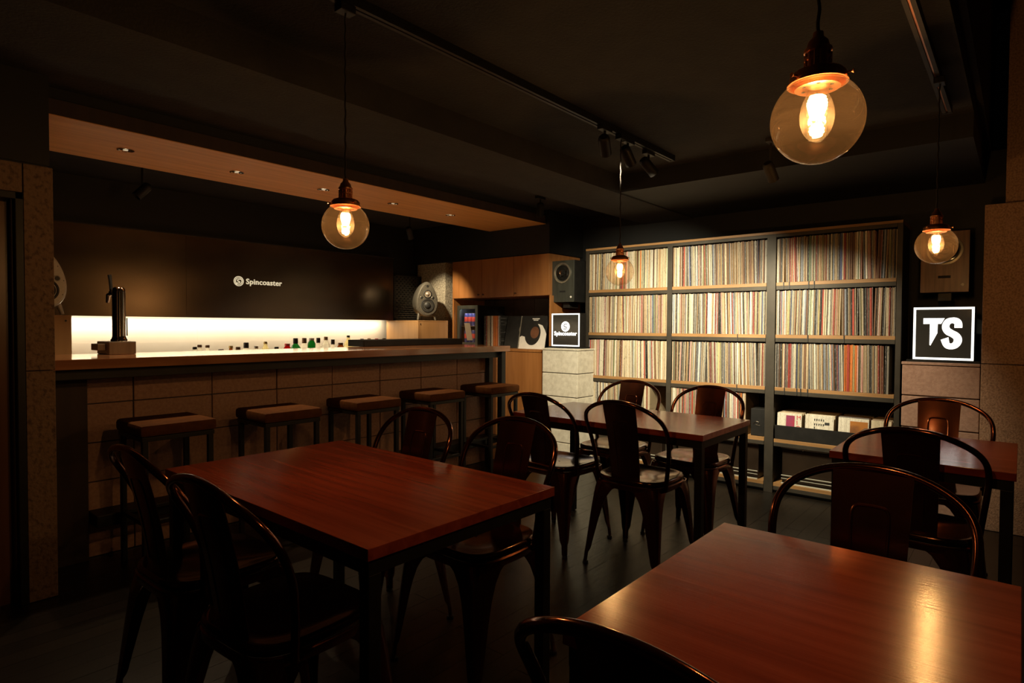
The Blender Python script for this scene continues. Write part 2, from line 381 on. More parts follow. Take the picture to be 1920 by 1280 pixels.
# raised black ledge at the far part of the counter
lg = thing('serving_ledge', 'low black raised ledge along the back edge of the bar counter', 'ledge', (3.2, 3.93, 1.0255))
MB().box(-.37, .72, -.02, .18, 0, .052, .002).build('top_board', matte_black, lg)
MB().box(-.36, .71, -.024, -.02, .004, .048, .001).build('front_strip', matte_black, lg)
# back work counter
wc = thing('back_counter', 'low work counter against the lit white wall behind the bar', 'counter', (0, 0, 0))
MB().box(.72, 3.95, 4.55, 5.14, .735, .765, .002).build('worktop', brushed, wc)
for i in range(5):
    a = .72+i*.646
    MB().box(a+.003, a+.643, 4.58, 5.12, .08, .735, .002).build('door', black_plastic, wc)
MB().box(.72, 3.95, 4.62, 5.1, 0, .08).build('plinth', black_plastic, wc)

# plywood stands under the two egg speakers
def stand(x0, x1, y0, lab):
    t = thing('speaker_stand', lab, 'stand', ((x0+x1)/2, y0, .7655))
    a, b = x0-(x0+x1)/2, x1-(x0+x1)/2
    MB().box(a, b, .001, .018, 0, .470, .001).build('front_board', ply_wood, t)
    for q_ in (a, b-.018): MB().box(q_, q_+.018, .0185, .5, 0, .470, .001).build('side_board', ply_wood, t)
    MB().box(a-.001, b+.001, 0, .5, .470, .480, .001).build('top_board', ply_wood, t)
    MB().lathe([(.006, -.002), (.006, .0)], 10, (a+.03 if x0 > 2 else b-.03, 0, .445), 'y').build('cable_hole', rubber, t)
stand(3.955, 4.36, 4.56, 'plywood stand under the right egg speaker by the concrete column')
stand(.74, 1.105, 4.56, 'plywood stand under the left egg speaker beside the stone pillar')

def egg_speaker(loc, ang, lacquer, lab):
    t = thing('egg_speaker', lab, 'speaker', loc, ang, 'egg shaped monitor speakers')
    H, W, D = .178, .113, .25; cz = .21
    def outline(sc, x, n=40, rz=1.):
        r = []
        for k in range(n):
            a = 2*PI*k/n; z = math.cos(a); wy = math.sin(a)*(1-.26*z)
            r.append((x, W*wy*sc, cz+H*z*sc*rz-.012*(1-sc)))
        return r
    rings = [outline(s, x) for s, x in ((.90, .115), (.955, .112), (.99, .10), (1.0, .08), (.985, .04), (.95, -.01), (.88, -.06), (.76, -.10), (.58, -.13), (.35, -.148), (.12, -.155))]
    MB().loft(rings).build('cabinet', lacquer, t, True)
    MB().loft([outline(.90, .1151), outline(.885, .118), outline(.02, .118)]).build('baffle', lacquer, t, True)
    def driver(z, r, m_cone, nm, y=0.):
        d = MB().lathe([(r, .116), (r, .123), (r*.86, .125), (r*.82, .119), (r*.80, .116)], 28, (0, y, z), 'x').build(nm, rubber, t, True)
        MB().lathe([(r*.80, .1165), (r*.72, .121), (r*.55, .1175), (r*.5, .118), (r*.45, .124), (r*.25, .131), (.001, .133)], 28, (0, y, z), 'x').build('cone', m_cone, d, True)
    driver(.148, .070, rubber, 'woofer'); driver(.262, .043, dome, 'tweeter')
    for s in (-1, 1):
        MB().lathe([(.019, .119), (.017, .1205), (.014, .119), (.013, .1185)], 18, (0, s*.060, .222), 'x').build('port', lacquer, t, True)
        MB().lathe([(.0138, .1188), (.0136, .1192)], 18, (0, s*.060, .222), 'x').build('port_mouth', black_plastic, t)
    MB().lathe([(.013, .118), (.013, .1195), (.009, .1195), (.009, .1185)], 16, (0, 0, .342), 'x').build('badge', black_plastic, t)
    mb = MB()
    for k in range(10):
        a = 2*PI*(k+.5)/10; mb.lathe([(.003, .118), (.003, .1192)], 8, (0, W*.83*math.sin(a)*(1-.26*math.cos(a)), cz+H*.83*math.cos(a)), 'x')
    mb.build('bolt', black_plastic, t)
    for (x, y) in ((.07, .075), (.07, -.075), (-.09, 0)):
        MB().tube([(x, y, .075), (x+.012, y*1.15, .03), (x+.02, y*1.25, .0)], [.016, .013, .010], 10).build('foot', lacquer, t, True)
    return t
egg_speaker((4.14, 4.69, 1.2495), math.radians(-112), grey_metal, 'gunmetal egg shaped speaker on the right stand by the concrete column')
egg_speaker((.965, 4.67, 1.2495), math.radians(-86), silver_lacquer, 'silver egg shaped speaker half hidden behind the left stone pillar')

# beer tap
tap_steel = mat('tap_base_steel', (.26, .20, .155), (.20, .155, .12), (50, 5, 5), .38, .9)
bt = thing('beer_tap', 'chrome beer tap tower with a steel base box on the bar counter', 'beer tap', (1.14, 3.75, 1.0255))
MB().box(-.066, .066, 0, .20, 0, .070, .004).build('base_box', tap_steel, bt)
MB().box(-.105, -.066, .05, .16, .022, .058, .003).build('drip_tray', tap_steel, bt)
MB().lathe([(.042, .070), (.042, .078), (.036, .086), (.0325, .10), (.0325, .345), (.030, .362), (.022, .370), (.001, .371)], 32, (.010, .09, 0)).build('tower', chrome, bt, True)
f_ = MB().tube([(.0, .11, .335), (-.012, .135, .335), (-.022, .152, .328), (-.025, .158, .285)], [.013, .013, .012, .008], 12).build('faucet', chrome, bt, True)
MB().lathe([(.012, .338), (.013, .345), (.009, .352), (.009, .36)], 14, (-.012, .136, 0)).build('collar', chrome, f_, True)
MB().tube([(-.012, .136, .36), (-.014, .139, .395), (-.018, .143, .44)], [.009, .008, .010], 12).build('lever', black_plastic, bt, True)
MB().box(.040, .046, .066, .074, .10, .20, .002).build('side_plate', chrome, bt)

# bottles on the work counter
BZ = .7655
bglass = {}
def bottle_mat(c, d=.35):
    if c not in bglass: bglass[c] = glass('bottle_glass', c, d, c)
    return bglass[c]
CLR = (.92, .90, .82); GRN = (.12, .42, .16); AMB = (.50, .22, .05); GLD = (.86, .80, .55); DRK = (.05, .045, .04)
capm = {k: mat('cap_'+k, c, rough=.4) for k, c in {'black': (.02, .02, .02), 'red': (.55, .05, .05), 'white': (.8, .78, .72), 'cork': (.50, .32, .16), 'gold': (.55, .38, .12), 'brown': (.16, .08, .04), 'green': (.04, .22, .05), 'grey': (.4, .38, .35)}.items()}
def bottle(x, ztop, style, gm, cap, lab, y=4.78):
    t = thing('bottle', lab, 'bottle', (x, y, BZ), 0, 'bottles behind the bar')
    h = ztop-BZ
    if style == 'slim': r, nr, sh = .036, .014, .62
    elif style == 'round': r, nr, sh = .044, .016, .66
    elif style == 'jar': r, nr, sh = .0165, .0125, .82
    elif style == 'cone': r, nr, sh = .045, .012, .30
    else: r, nr, sh = .034, .018, .74
    cl = (.046 if cap in ('black', 'brown') else .030) if style in ('slim', 'round') else .020
    zc = h-cl+.004; dz = {'slim': .040, 'round': .030, 'jar': .006, 'cone': .075, 'wide': .016}[style]; zs_ = zc-dz
    prof = [(r*.9, 0), (r, .008), (r, zs_-.022), (r*.94, zs_-.010), (r*.66, zs_+dz*.35), (nr*1.05, zs_+dz*.8), (nr, zc)]
    if style == 'cone': prof = [(r*.9, 0), (r, .008), (r, zs_-.01), (r*.8, zs_+dz*.2), (r*.5, zs_+dz*.55), (nr, zc-.004), (nr, zc)]
    MB().lathe(prof, 18).build('glass_body', bottle_mat(*gm) if isinstance(gm[0], tuple) else bottle_mat(gm), t, True)
    MB().lathe([(nr*1.25, h-cl), (nr*1.3, h-cl+.003), (nr*1.25, h-.002), (nr*1.1, h), (.001, h)], 16).build('cap', capm[cap], t, True)
    MB().lathe([(r*1.01, h*.16), (r*1.015, h*.165), (r*1.015, h*.45), (r*1.01, h*.455)], 18, cap=False).build('paper_label', white_card, t, True)
BOT = [
 (1.932, 1.023, 'jar', CLR, 'black', 'short clear jar with a black lid, furthest left of the bottles'),
 (1.967, 1.038, 'jar', CLR, 'brown', 'clear jar with a dark brown lid, second from the left of the bottles'),
 (2.025, 1.034, 'jar', CLR, 'brown', 'clear jar with flat brown lid, third from the left'),
 (2.128, 1.002, 'round', CLR, 'grey', 'lowest clear bottle, only its grey cap tip above the counter'),
 (2.205, 1.025, 'jar', AMB, 'gold', 'squat brown bottle with gold cap'),
 (2.262, 1.016, 'slim', CLR, 'brown', 'thin bottle with small brown cap beside the squat brown bottle'),
 (2.328, 1.049, 'round', CLR, 'black', 'round shouldered clear bottle with long black neck'),
 (2.412, 1.019, 'cone', CLR, 'grey', 'clear flared decanter between black necked and golden bottles'),
 (2.49, 1.054, 'cone', GLD, 'gold', 'golden cone shaped bottle'),
 (2.588, 1.009, 'slim', CLR, 'black', 'bottle showing just a small square black cap, left of the red one'),
 (2.685, 1.035, 'wide', (.55, .06, .05), 'red', 'bottle with bright red top'),
 (2.762, 1.079, 'round', GRN, 'black', 'green glass bottle with tall black cap'),
 (2.845, 1.08, 'round', CLR, 'brown', 'clear rounded bottle with brown cap, right of the green glass one'),
 (2.915, 1.078, 'wide', (.06, .36, .10), 'white', 'green bottle with white cap'),
 (2.982, 1.08, 'slim', CLR, 'black', 'clear slim bottle with tall black neck, right of the white capped one'),
 (3.058, 1.089, 'slim', CLR, 'cork', 'clear slim bottle with cork stopper'),
 (3.13, 1.064, 'slim', CLR, 'black', 'clear slim bottle with black neck, right of the cork stoppered one'),
 (3.211, 1.033, 'wide', AMB, 'brown', 'small amber bottle left of the tallest bottle'),
 (3.295, 1.099, 'cone', GLD, 'black', 'tallest bottle, pale yellow with a black pourer'),
 (3.372, 1.055, 'slim', CLR, 'black', 'clear bottle with black cap just left of the black ledge'),
 (3.448, 1.066, 'slim', CLR, 'black', 'first black capped bottle rising behind the black ledge'),
 (3.53, 1.069, 'slim', CLR, 'gold', 'gold capped bottle behind the black ledge'),
 (3.616, 1.066, 'slim', CLR, 'red', 'red capped bottle behind the black ledge'),
 (3.706, 1.068, 'slim', CLR, 'brown', 'brown capped bottle behind the ledge beside the plywood stand'),
]
for i, b in enumerate(BOT):     # two staggered rows on the worktop
    q = 1.0 if i % 2 else 4.885/4.78
    bottle(b[0]*q, 1.19-(1.19-b[1])*q, *b[2:], y=4.78*q)

# clear acrylic card stand on the counter
cs = thing('card_stand', 'clear acrylic stand with a blank white card on the bar counter by the fridge', 'card stand', (3.92, 3.80, 1.0255))
MB().box(-.042, .042, -.02, .06, 0, .004, .001).build('foot', clear, cs)
q = MB().box(-.042, .042, 0, .003, .005, .205, .001).build('holder', clear, cs); q.rotation_euler = (-.24, 0, 0)
q = MB().box(-.036, .036, .0035, .0045, .04, .20).build('card', white_card, cs); q.rotation_euler = (-.24, 0, 0)

# wordmark on the steel panel
def emblem(mb, r, cx, cy, f, d, rings=True):
    def ringpts(r1, r0, a0, a1, n=28):
        o = [(cx+r1*math.cos(a0+(a1-a0)*k/n), cy+r1*math.sin(a0+(a1-a0)*k/n)) for k in range(n+1)]
        i = [(cx+r0*math.cos(a0+(a1-a0)*k/n), cy+r0*math.sin(a0+(a1-a0)*k/n)) for k in range(n+1)]
        for k in range(n):
            mb.prism([o[k], o[k+1], i[k+1], i[k]], f, d)
    if rings: ringpts(r, r*.84, 0, 2*PI); ringpts(r*.72, r*.58, 0, 2*PI)
    # lightning-like S in the middle
    for seg in ([(-.10, .46), (.44, .40), (.30, .27), (-.06, .30)], [(-.10, .46), (-.06, .30), (-.17, .12), (-.31, .08), (-.28, .28)], [(-.31, .08), (-.17, .12), (.30, -.06), (.20, -.22), (-.24, -.06)],
                [(.30, -.06), (.30, -.30), (.10, -.44), (.14, -.26), (.20, -.22)], [(.10, -.44), (-.46, -.40), (-.34, -.26), (.14, -.26)]):
        mb.prism([(cx+r*a, cy+r*b) for a, b in seg], f, d)
    for seg in () if not rings else ([(-.86, -.50), (-.48, -.86), (-.30, -.62), (-.62, -.44)],):
        mb.prism([(cx+r*a, cy+r*b) for a, b in seg], f, d)
sg = thing('wall_sign', 'small cream lettered name sign with round emblem on the black back wall panel', 'sign', (2.350, 5.054, 1.56))
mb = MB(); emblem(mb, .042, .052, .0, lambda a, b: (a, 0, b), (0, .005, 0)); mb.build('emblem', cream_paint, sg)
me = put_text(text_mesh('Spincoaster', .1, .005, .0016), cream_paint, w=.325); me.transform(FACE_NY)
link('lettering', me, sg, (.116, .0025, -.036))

# cabinets by the bar
cb = thing('wall_cabinet', 'wooden wall cabinet with three doors above the fridge niche', 'cabinet', (4.40, 3.285, 1.475))
MB().box(.021, .50, .0, 1.25, 0, .38, .001).build('carcass', cab_wood, cb)
for i in range(3):
    a = 1.252-i*.417
    d = MB().box(0, .02, a-.415, a-.002, .002, .38, .0015).build('door', cab_wood, cb)
    ky = (a-.385) if i == 0 else (a-.03 if i == 1 else a-.03)
    if i == 0: ky = a-.385
    MB().lathe([(.004, .0), (.004, -.012), (.009, -.016), (.009, -.022), (.005, -.025), (.001, -.025)], 12, (0, ky, .03), 'x').build('knob', brown_dark, d, True)
lc = thing('base_cabinet', 'wooden base cabinet under the small fridge and leaning albums', 'cabinet', (4.32, 3.285, 0))
MB().box(.02, .56, .0, 1.265, 0, .955, .001).build('carcass', cab_wood, lc)
for i in range(3):
    MB().box(0, .019, 1.265-(i+1)*.4215+.002, 1.265-i*.4215-.002, .06, .953, .0015).build('door', cab_wood, lc)
MB().box(-.004, .566, -.002, 1.268, .957, .982, .002).build('worktop', cab_wood, lc)
struct('trim_7', MB().box(4.40, 4.88, 3.267, 3.281, 0, 1.474, .001), cab_wood)
struct('trim_8', MB().box(4.41, 4.88, 4.526, 4.546, .984, 1.474, .001), cab_wood)

# fridge with cans
fr = thing('mini_fridge', 'small black glass fronted drinks fridge in the niche left of the records', 'fridge', (4.45, 4.37, .983))
MB().box(.03, .42, -.145, -.13, 0, .42, .003).box(.03, .42, .13, .145, 0, .42, .003).box(.03, .42, -.13, .13, .405, .42).box(.03, .42, -.13, .13, 0, .035).box(.405, .42, -.13, .13, .035, .405).build('cabinet', black_plastic, fr)
MB().box(.035, .40, -.129, .129, .205, .210).build('wire_shelf', brushed, fr)
MB().box(.035, .05, -.11, .11, .398, .404).build('lamp_strip', emis('fridge_lamp', (.85, .9, 1), 60.0), fr)
dr = MB().box(0, .028, -.147, -.112, .004, .422, .003).box(0, .028, .112, .147, .004, .422, .003).box(0, .028, -.112, .112, .385, .422, .003).box(0, .028, -.112, .112, .004, .04, .003).build('door', black_ash, fr)
MB().box(.008, .012, -.112, .112, .04, .385).build('door_glass', clear, dr)
can_blue = mat('can_blue', (.05, .06, .22), (.10, .10, .30), rough=.3, metal=.4); can_red = mat('can_red', (.50, .07, .05), (.42, .05, .05), rough=.35)
can_top = mat('can_silver', (.55, .55, .55), rough=.3, metal=.8)
first = None
for r, z in ((0, .211), (1, .0365)):
    for i in range(4):
        yy = .080-i*.052
        lab = '%s can on the %s fridge shelf, %s' % ('blue', 'upper' if r == 0 else 'lower', ('at its left end', 'second from its left end', 'second from its right end', 'at its right end')[i])
        if first is None:
            t = thing('drink_can', lab, 'can', (0, 0, 0), 0, 'cans in the small fridge')
            MB().lathe([(.021, 0), (.024, .006), (.024, .115), (.020, .128)], 16).build('body', can_blue, t, True)
            MB().lathe([(.0243, .045), (.0246, .046), (.0246, .092), (.0243, .093)], 16, cap=False).build('band', can_red, t, True)
            MB().lathe([(.020, .1281), (.021, .132), (.019, .132), (.018, .129), (.001, .129)], 16).build('lid', can_top, t, True)
            first = t
        else:
            t = copy_tree(first); t['label'] = lab
        t.location = (4.45+.075, 4.37+yy, .983+z)

# ------------------------------------------------------------------ records
PAL = [('cream', (.62, .53, .38), 11), ('white', (.74, .70, .60), 9), ('beige', (.48, .38, .25), 10), ('tan', (.40, .27, .15), 7), ('grey', (.32, .30, .26), 8), ('dark grey', (.13, .12, .11), 7),
       ('black', (.03, .028, .026), 7), ('brown', (.20, .105, .06), 7), ('dark red', (.26, .05, .04), 4), ('red', (.48, .08, .055), 1.6), ('pink', (.60, .34, .30), 4), ('orange', (.70, .22, .05), .8), ('yellow', (.62, .50, .24), 1.3),
       ('blue', (.12, .15, .30), 2.2), ('slate blue', (.24, .27, .33), 3), ('green', (.16, .22, .12), 2), ('olive', (.28, .26, .13), 3), ('pale green', (.50, .53, .38), 2.5)]
SM = {n: spine('sleeve_'+n.replace(' ', '_'), c) for n, c, _ in PAL}
NAMES = [p[0] for p in PAL]; WTS = [p[2] for p in PAL]
R315 = .315
def sleeve_mesh(bm, y0, y1, z0, h, x0, lean, mi):
    """one sleeve: a thin box with a rounded, slightly pinched spine"""
    t = y1-y0; ym = (y0+y1)/2
    prof = [(0.0, y0+t*.22), (0.0, y1-t*.22), (.0035, y1-t*.03), (.30, y1), (.30, y0), (.0035, y0+t*.03)]
    lo = []; hi = []
    for x, y in prof:
        lo.append(bm.verts.new((x0+x, y, z0))); hi.append(bm.verts.new((x0+x, y+lean, z0+h)))
    n = len(prof)
    for i in range(n):
        f = bm.faces.new([lo[i], lo[(i+1) % n], hi[(i+1) % n], hi[i]]); f.material_index = mi
    f = bm.faces.new(hi); f.material_index = mi; f = bm.faces.new(lo[::-1]); f.material_index = mi
XF = 4.535
BAYS = [(2.938, 2.192), (2.148, 1.418), (1.350, .618)]
ROWZ = [1.515, 1.142, .765, .392]
def run(ya, yb, mean):
    out = []; y = ya; lean = 0.
    while y > yb+.004:
        if random.random() < .06 or y < yb+.06:
            new = random.uniform(-.010, .012) if (y > yb+.10 and y < ya-.02) else 0.
            if new > lean: y -= new-lean
            lean = new
        t = max(.0030, random.gauss(mean, mean*.42)); t = min(t, y-yb-max(0, -lean))
        if t < .002: break
        nm = random.choices(NAMES, WTS)[0]
        out.append([y-t, y, nm, lean, R315-random.uniform(0, .006), random.uniform(-.004, .004)]); y -= t
    return out
def fixlean(L, ya, yb): pass
rowname = ['top', 'second', 'third']
# right bay: individual records
ubm = bmesh.new(); sleeve_mesh(ubm, -.5, .5, 0, 1, 0, 0, 0); bmesh.ops.recalc_face_normals(ubm, faces=ubm.faces)
ume = bpy.data.meshes.new('vinyl_record'); ubm.to_mesh(ume); ubm.free(); ume.materials.append(SM['cream'])
def at_place(f):
    return ('left end', 'left half', 'mid row', 'right half', 'right end')[min(4, int(f*5))]
recs = []
for r in range(3):
    L = run(*BAYS[2], 7.6e-3)
    if r == 2:   # the orange block towards the right of the third row, and the empty right end
        L = [q for q in L if q[0] > .640]
        yb = .640
        for q in L:
            c = (q[0]+q[1])/2
            if .83 < c < .906: q[2] = ['orange', 'red', 'orange', 'yellow', 'orange'][int((.906-c)/.0155) % 5]
            elif c > 1.03 and c < 1.12 and random.random() < .6: q[2] = random.choice(['white', 'grey', 'cream'])
    if r == 0:
        for q in L:
            if random.random() < .45 and q[2] in ('cream', 'white', 'pale green'): q[2] = random.choice(['tan', 'brown', 'beige', 'dark red'])
    fixlean(L, BAYS[2][0], BAYS[2][1] if r < 2 else .620)
    for i, q in enumerate(L):
        a = L[i-1][2] if i else 'divider'; b = L[i+1][2] if i < len(L)-1 else 'frame'
        pos = at_place((BAYS[2][0]-q[1])/(BAYS[2][0]-BAYS[2][1]))
        recs.append((q, r, '%s record between %s and %s, %s row right bay, %s' % (q[2], a, b, rowname[r], pos)))
seen = {}
for q, r, lab in recs: seen.setdefault(lab, []).append(q)
cnt = 0
for q, r, lab in recs:
    same = seen[lab]
    if len(same) > 1:
        k = sorted(same, key=lambda s: s[1]-s[0]).index(q)
        if len(same) == 2: lab = ('thinner ', 'thicker ')[k]+lab
    o = link('vinyl_record', ume, None, (XF+q[5], (q[0]+q[1])/2, ROWZ[r]+.0005)); o.scale = (1, q[1]-q[0]-.0003, q[4])
    o.rotation_euler = (-math.atan2(q[3], .315), 0, 0)
    if q[3]: o.location.z += .001
    o.material_slots[0].link = 'OBJECT'; o.material_slots[0].material = SM[q[2]]
    tag(o, lab, 'record', 'records in the right shelf bay'); cnt += 1
# the other bays: the rest as one mass
bm = bmesh.new(); idx = {n: i for i, n in enumerate(NAMES)}
for bi in (0, 1):
    for r in range(4):
        ya, yb = BAYS[bi]
        if r == 3: yb = (2.335, 1.555)[bi]
        L = run(ya, yb, 7.0e-3)
        for q in L:
            if bi == 0 and random.random() < .3: q[2] = random.choice(['cream', 'white', 'beige'])
            if bi == 1 and r == 0 and (ya-q[1]) > .30 and random.random() < .5: q[2] = random.choice(['brown', 'dark grey', 'grey', 'tan'])
        if bi == 1 and r == 2:
            for q in L:
                pass
        fixlean(L, ya, BAYS[bi][1])
        for q in L: sleeve_mesh(bm, q[0]+.0002, q[1]-.0002, ROWZ[r]+.0005, q[4], XF+q[5], q[3], idx[q[2]])
bmesh.ops.recalc_face_normals(bm, faces=bm.faces)
me = bpy.data.meshes.new('record_sleeves'); bm.to_mesh(me); bm.free()
for n in NAMES: me.materials.append(SM[n])
tag(link('record_sleeves', me), 'tightly packed record spines filling the left and middle shelf bays', 'records', None, 'stuff')

# ------------------------------------------------------------------ the record shelves
sh = thing('record_shelf', 'tall steel and wood record shelf with three bays filling the far wall', 'shelf', (4.526, 0, 0))
for (a, b) in ((2.940, 2.971), (2.150, 2.190), (1.354, 1.416), (.586, .616)):
    MB().box(-.002, .034, a, b, 0, 1.876, .001).box(.034, .37, a+.008, b-.008, 0, 1.876).build('upright', steel_gun, sh)
MB().box(-.003, .375, .586, 2.971, 1.862, 1.880, .001).build('top_board', shelf_wood, sh)
MB().box(-.001, .03, .617, 2.939, 1.838, 1.8615, .001).build('top_rail', steel_gun, sh)
MB().box(.375, .385, .586, 2.971, .03, 1.876).build('back_panel', black_paint, sh)
for bi, (a, b) in enumerate(BAYS):
    for z in (1.515, 1.142, .765, .392, .075):
        bd = MB().box(0, .374, b, a, z-.024, z, .001).build('shelf_board', shelf_wood, sh)
        MB().box(-.001, .03, b, a, z-.052, z-.0242, .001).build('steel_edge', steel_gun, bd)
MB().box(.03, .05, .616, 2.94, 0, .022).build('kick_plate', steel_black, sh)
# small black cable clips hanging over some boards
for (y, z) in ((1.283, .765), (1.20, .765), (1.175, .765), (1.13, .765), (1.30, 1.515), (1.262, 1.515), (1.135, 1.515), (1.10, 1.515), (1.135, 1.142), (.91, 1.142), (1.62, 1.142), (1.62, .765)):
    MB().box(-.0045, -.0015, y-.003, y+.003, z-.05, z+.001).build('divider_clip', rubber, sh)

# black device in the middle bay
dv = thing('black_device', 'small black box with a pale squiggle next to the records on the low middle shelf', 'device', (4.56, 1.478, .393))
MB().box(0, .26, -.052, .048, 0, .20, .004).build('housing', matte_black, dv)
MB().tube(crom([(-.002, .030, .085), (-.002, .01, .105), (-.002, -.012, .10), (-.002, -.005, .088), (-.002, .012, .082), (-.002, -.02, .078)]), .0018, 6).build('squiggle', brushed, dv)

# tray of seven inch singles in the right bay
tr = thing('singles_tray', 'dark open front tray holding singles on the fourth shelf of the right bay', 'tray', (4.535, .984, .393))
MB().box(0, .012, -.362, .362, 0, .098, .001).build('front_board', matte_black, tr)
for q_ in (-.362, .352): MB().box(.012, .33, q_, q_+.010, 0, .07).build('side_board', black_ash, tr)
MB().box(.012, .33, -.352, .352, 0, .006).build('bottom_board', black_ash, tr)
# four stacks of singles: the front sleeve of each shows its cover
sunset = mat('cover_sunset', (.36, .14, .03), (.02, .01, .02), (2, 5, 9), .4, lo=.4, hi=.62)
plum = mat('cover_plum', (.35, .03, .05), (.16, .05, .14), (2, 5, 6), .4)
brownp = mat('cover_brown', (.30, .14, .06), (.22, .09, .04), (5, 40, 40), .5)
STK = [(1.340, 1.172, 'white'), (1.165, .958, 'white'), (.953, .756, 'white'), (.750, .632, 'cream')]
where = ('at the left end of the dark tray', 'second from the left in the dark tray', 'with a sunset picture in the dark tray', 'at the right end of the dark tray')
for si, (a, b, cname) in enumerate(STK):
    wd = min(.182, a-b-.004); yc = (a+b)/2
    for k in range(9):
        t = thing('single_record', '', 'record', (4.552+k*.028, yc+random.uniform(-.006, .006), .4012), 0, 'seven inch singles in the dark tray')
        t['label'] = ('front white single %s' % where[si]) if k == 0 else ('%s sleeve behind the white single %s' % (('first', 'second', 'third', 'fourth', 'fifth', 'sixth', 'seventh', 'last')[k-1], where[si]))
        h = .182+random.uniform(-.004, .004)-(0 if k else .0)
        mbx = MB().box(0, .0035+(.012 if k else 0), -wd/2, wd/2, 0, h, .001)
        sl = mbx.build('sleeve', SM[cname] if k == 0 else SM[random.choice(['brown', 'beige', 'dark grey', 'tan', 'cream'])], t)
        sl.rotation_euler = (0, math.radians(5), 0)
        if k == 0:
            def patch(nm, m, y0, y1, z0, z1):
                o = MB().box(-.0012, .0004, y0, y1, z0, z1).build(nm, m, t); o.rotation_euler = (0, math.radians(5), 0)
            if si == 0:
                patch('printed_picture', plum, -.035, .022, .0, .165)
                for li, ch_ in enumerate('MIDC'):
                    me = put_text(text_mesh(ch_, .1, .001, .0), pink_ink, h=.027); me.transform(FACE_NX)
                    o = link('printed_letter', me, t, (-.0014, -.050, .140-.036*li)); o.rotation_euler = (0, math.radians(5), 0); o.location.x += math.tan(math.radians(5))*(.140-.036*li)
            elif si == 1:
                mbk = MB()
                for g in range(11):
                    gy = .030-.014*(g % 5); gz = .152-.022*(g//5)-(.0 if g < 5 else .01)
                    mbk.box(-.0012, .0003, gy-.003, gy+.003, gz-.008, gz+.006)
                    if g % 2: mbk.box(-.0012, .0003, gy-.006, gy+.004, gz+.001, gz+.004)
                o = mbk.build('printed_strokes', rubber, t); o.rotation_euler = (0, math.radians(5), 0)
                patch('printed_tag', rubber, -.064, -.034, .120, .138)
            elif si == 2: patch('printed_picture', sunset, -.085, .020, .0, .165)
            else: patch('printed_picture', brownp, -.056, -.016, .0, .150)

case_dark = mat('case_interior', (.020, .012, .008), (.034, .020, .013), (6, 6, 6), .4)
reflection_white = mat('painted_reflection_white', (.80, .78, .72), rough=.3)  # white for the reflection lines painted into the cases
# clear acrylic cases on the bottom boards
for bi, (a, b) in enumerate(BAYS):
    t = thing('acrylic_case', 'clear fronted display case on the bottom board of the %s bay' % ('left', 'middle', 'right')[bi], 'display case', (4.535, (a+b)/2, .0758), 0, 'clear cases along the bottom shelf')
    hw = (a-b)/2-.045
    MB().box(.03, .31, -hw+.004, hw-.004, 0, .245, .003).build('dark_box', case_dark, t)
    MB().box(.0, .004, -hw, hw, .0, .255, .001).build('front_pane', clear, t)
    MB().box(.0, .03, -hw, hw, .2555, .262, .001).build('top_edge', brushed, t)
    MB().box(.010, .016, -hw+.004, hw-.004, .056, .061).build('painted_reflection', reflection_white, t)  # these strips stand in for the board edge reflected in the pane
    MB().box(.010, .016, -hw+.004, hw-.004, .034, .037).build('painted_reflection', reflection_white, t)
    MB().box(.005, .016, -hw+.004, hw-.004, .0, .006).build('painted_reflection', reflection_white, t)

# records and sleeves on the base cabinet beside the fridge
REC2 = [('black', .014), ('black', .012), ('dark red', .010), ('brown', .012), ('cream', .010), ('beige', .014), ('cream', .012), ('black', .010), ('white', .024), ('orange', .030), ('orange', .034), ('dark red', .012), ('white', .007), ('black', .022)]
yy = 4.125; per = {}; REC2i = 0
for n, t_ in REC2:
    per[n] = per.get(n, 0)+1
    c_ = 'red orange' if n == 'orange' else n
    o = link('vinyl_record', ume, None, (4.44, yy-t_/2, .9825)); o.scale = (1, t_-.0004, R315-.003)
    o.material_slots[0].link = 'OBJECT'; o.material_slots[0].material = SM[n]
    qi = REC2i; REC2i += 1
    tag(o, '%s record spine beside the fridge, between %s and %s' % (c_, 'the fridge' if qi == 0 else ('a '+REC2[qi-1][0]+' one'), 'the leaning albums' if qi == len(REC2)-1 else ('a '+REC2[qi+1][0]+' one')), 'record', 'records standing beside the fridge'); yy -= t_
def leaning(loc, label, front, extra):
    t = thing('record_album', label, 'record', loc, 0, 'albums leaning beside the sign')
    ang = math.radians(12)
    o = MB().box(0, .004, -.157, .157, 0, .315, .001).build('sleeve', front, t); o.rotation_euler = (0, ang, 0)
    for nm, m, mbx in extra:
        q = mbx.build(nm, m, t); q.rotation_euler = (0, ang, 0)
    return t
oval = lambda cy, cz, ry, rz, n=26: [(cy+ry*math.sin(2*PI*k/n), cz+rz*math.cos(2*PI*k/n)) for k in range(n)]
fx = lambda a, b: (-.0012, a, b)
sleeve_black = mat('sleeve_black', (.018, .017, .016), (.026, .024, .022), (20, 20, 20), .35)
skinp = mat('printed_brown', (.17, .07, .035), (.10, .04, .02), (3, 9, 9), .4)
grey_sl = mat('sleeve_grey', (.36, .33, .26), (.28, .26, .21), (9, 9, 9), .5)
leaning((4.452, 3.715, .9825), 'plain black album with a small pale oval emblem, left of the other leaning albums', sleeve_black,
        [('printed_oval', grey_sl, MB().prism(oval(-.025, .185, .016, .030), fx, (.001, 0, 0)))])
leaning((4.425, 3.520, .9825), 'grey album sleeve behind the black and white one beside the small lit sign', grey_sl,
        [('printed_band', sleeve_black, MB().box(-.0012, 0, -.11, 0, .285, .310)), ('printed_corner', sleeve_black, MB().box(-.0012, 0, .10, .15, .01, .045))])
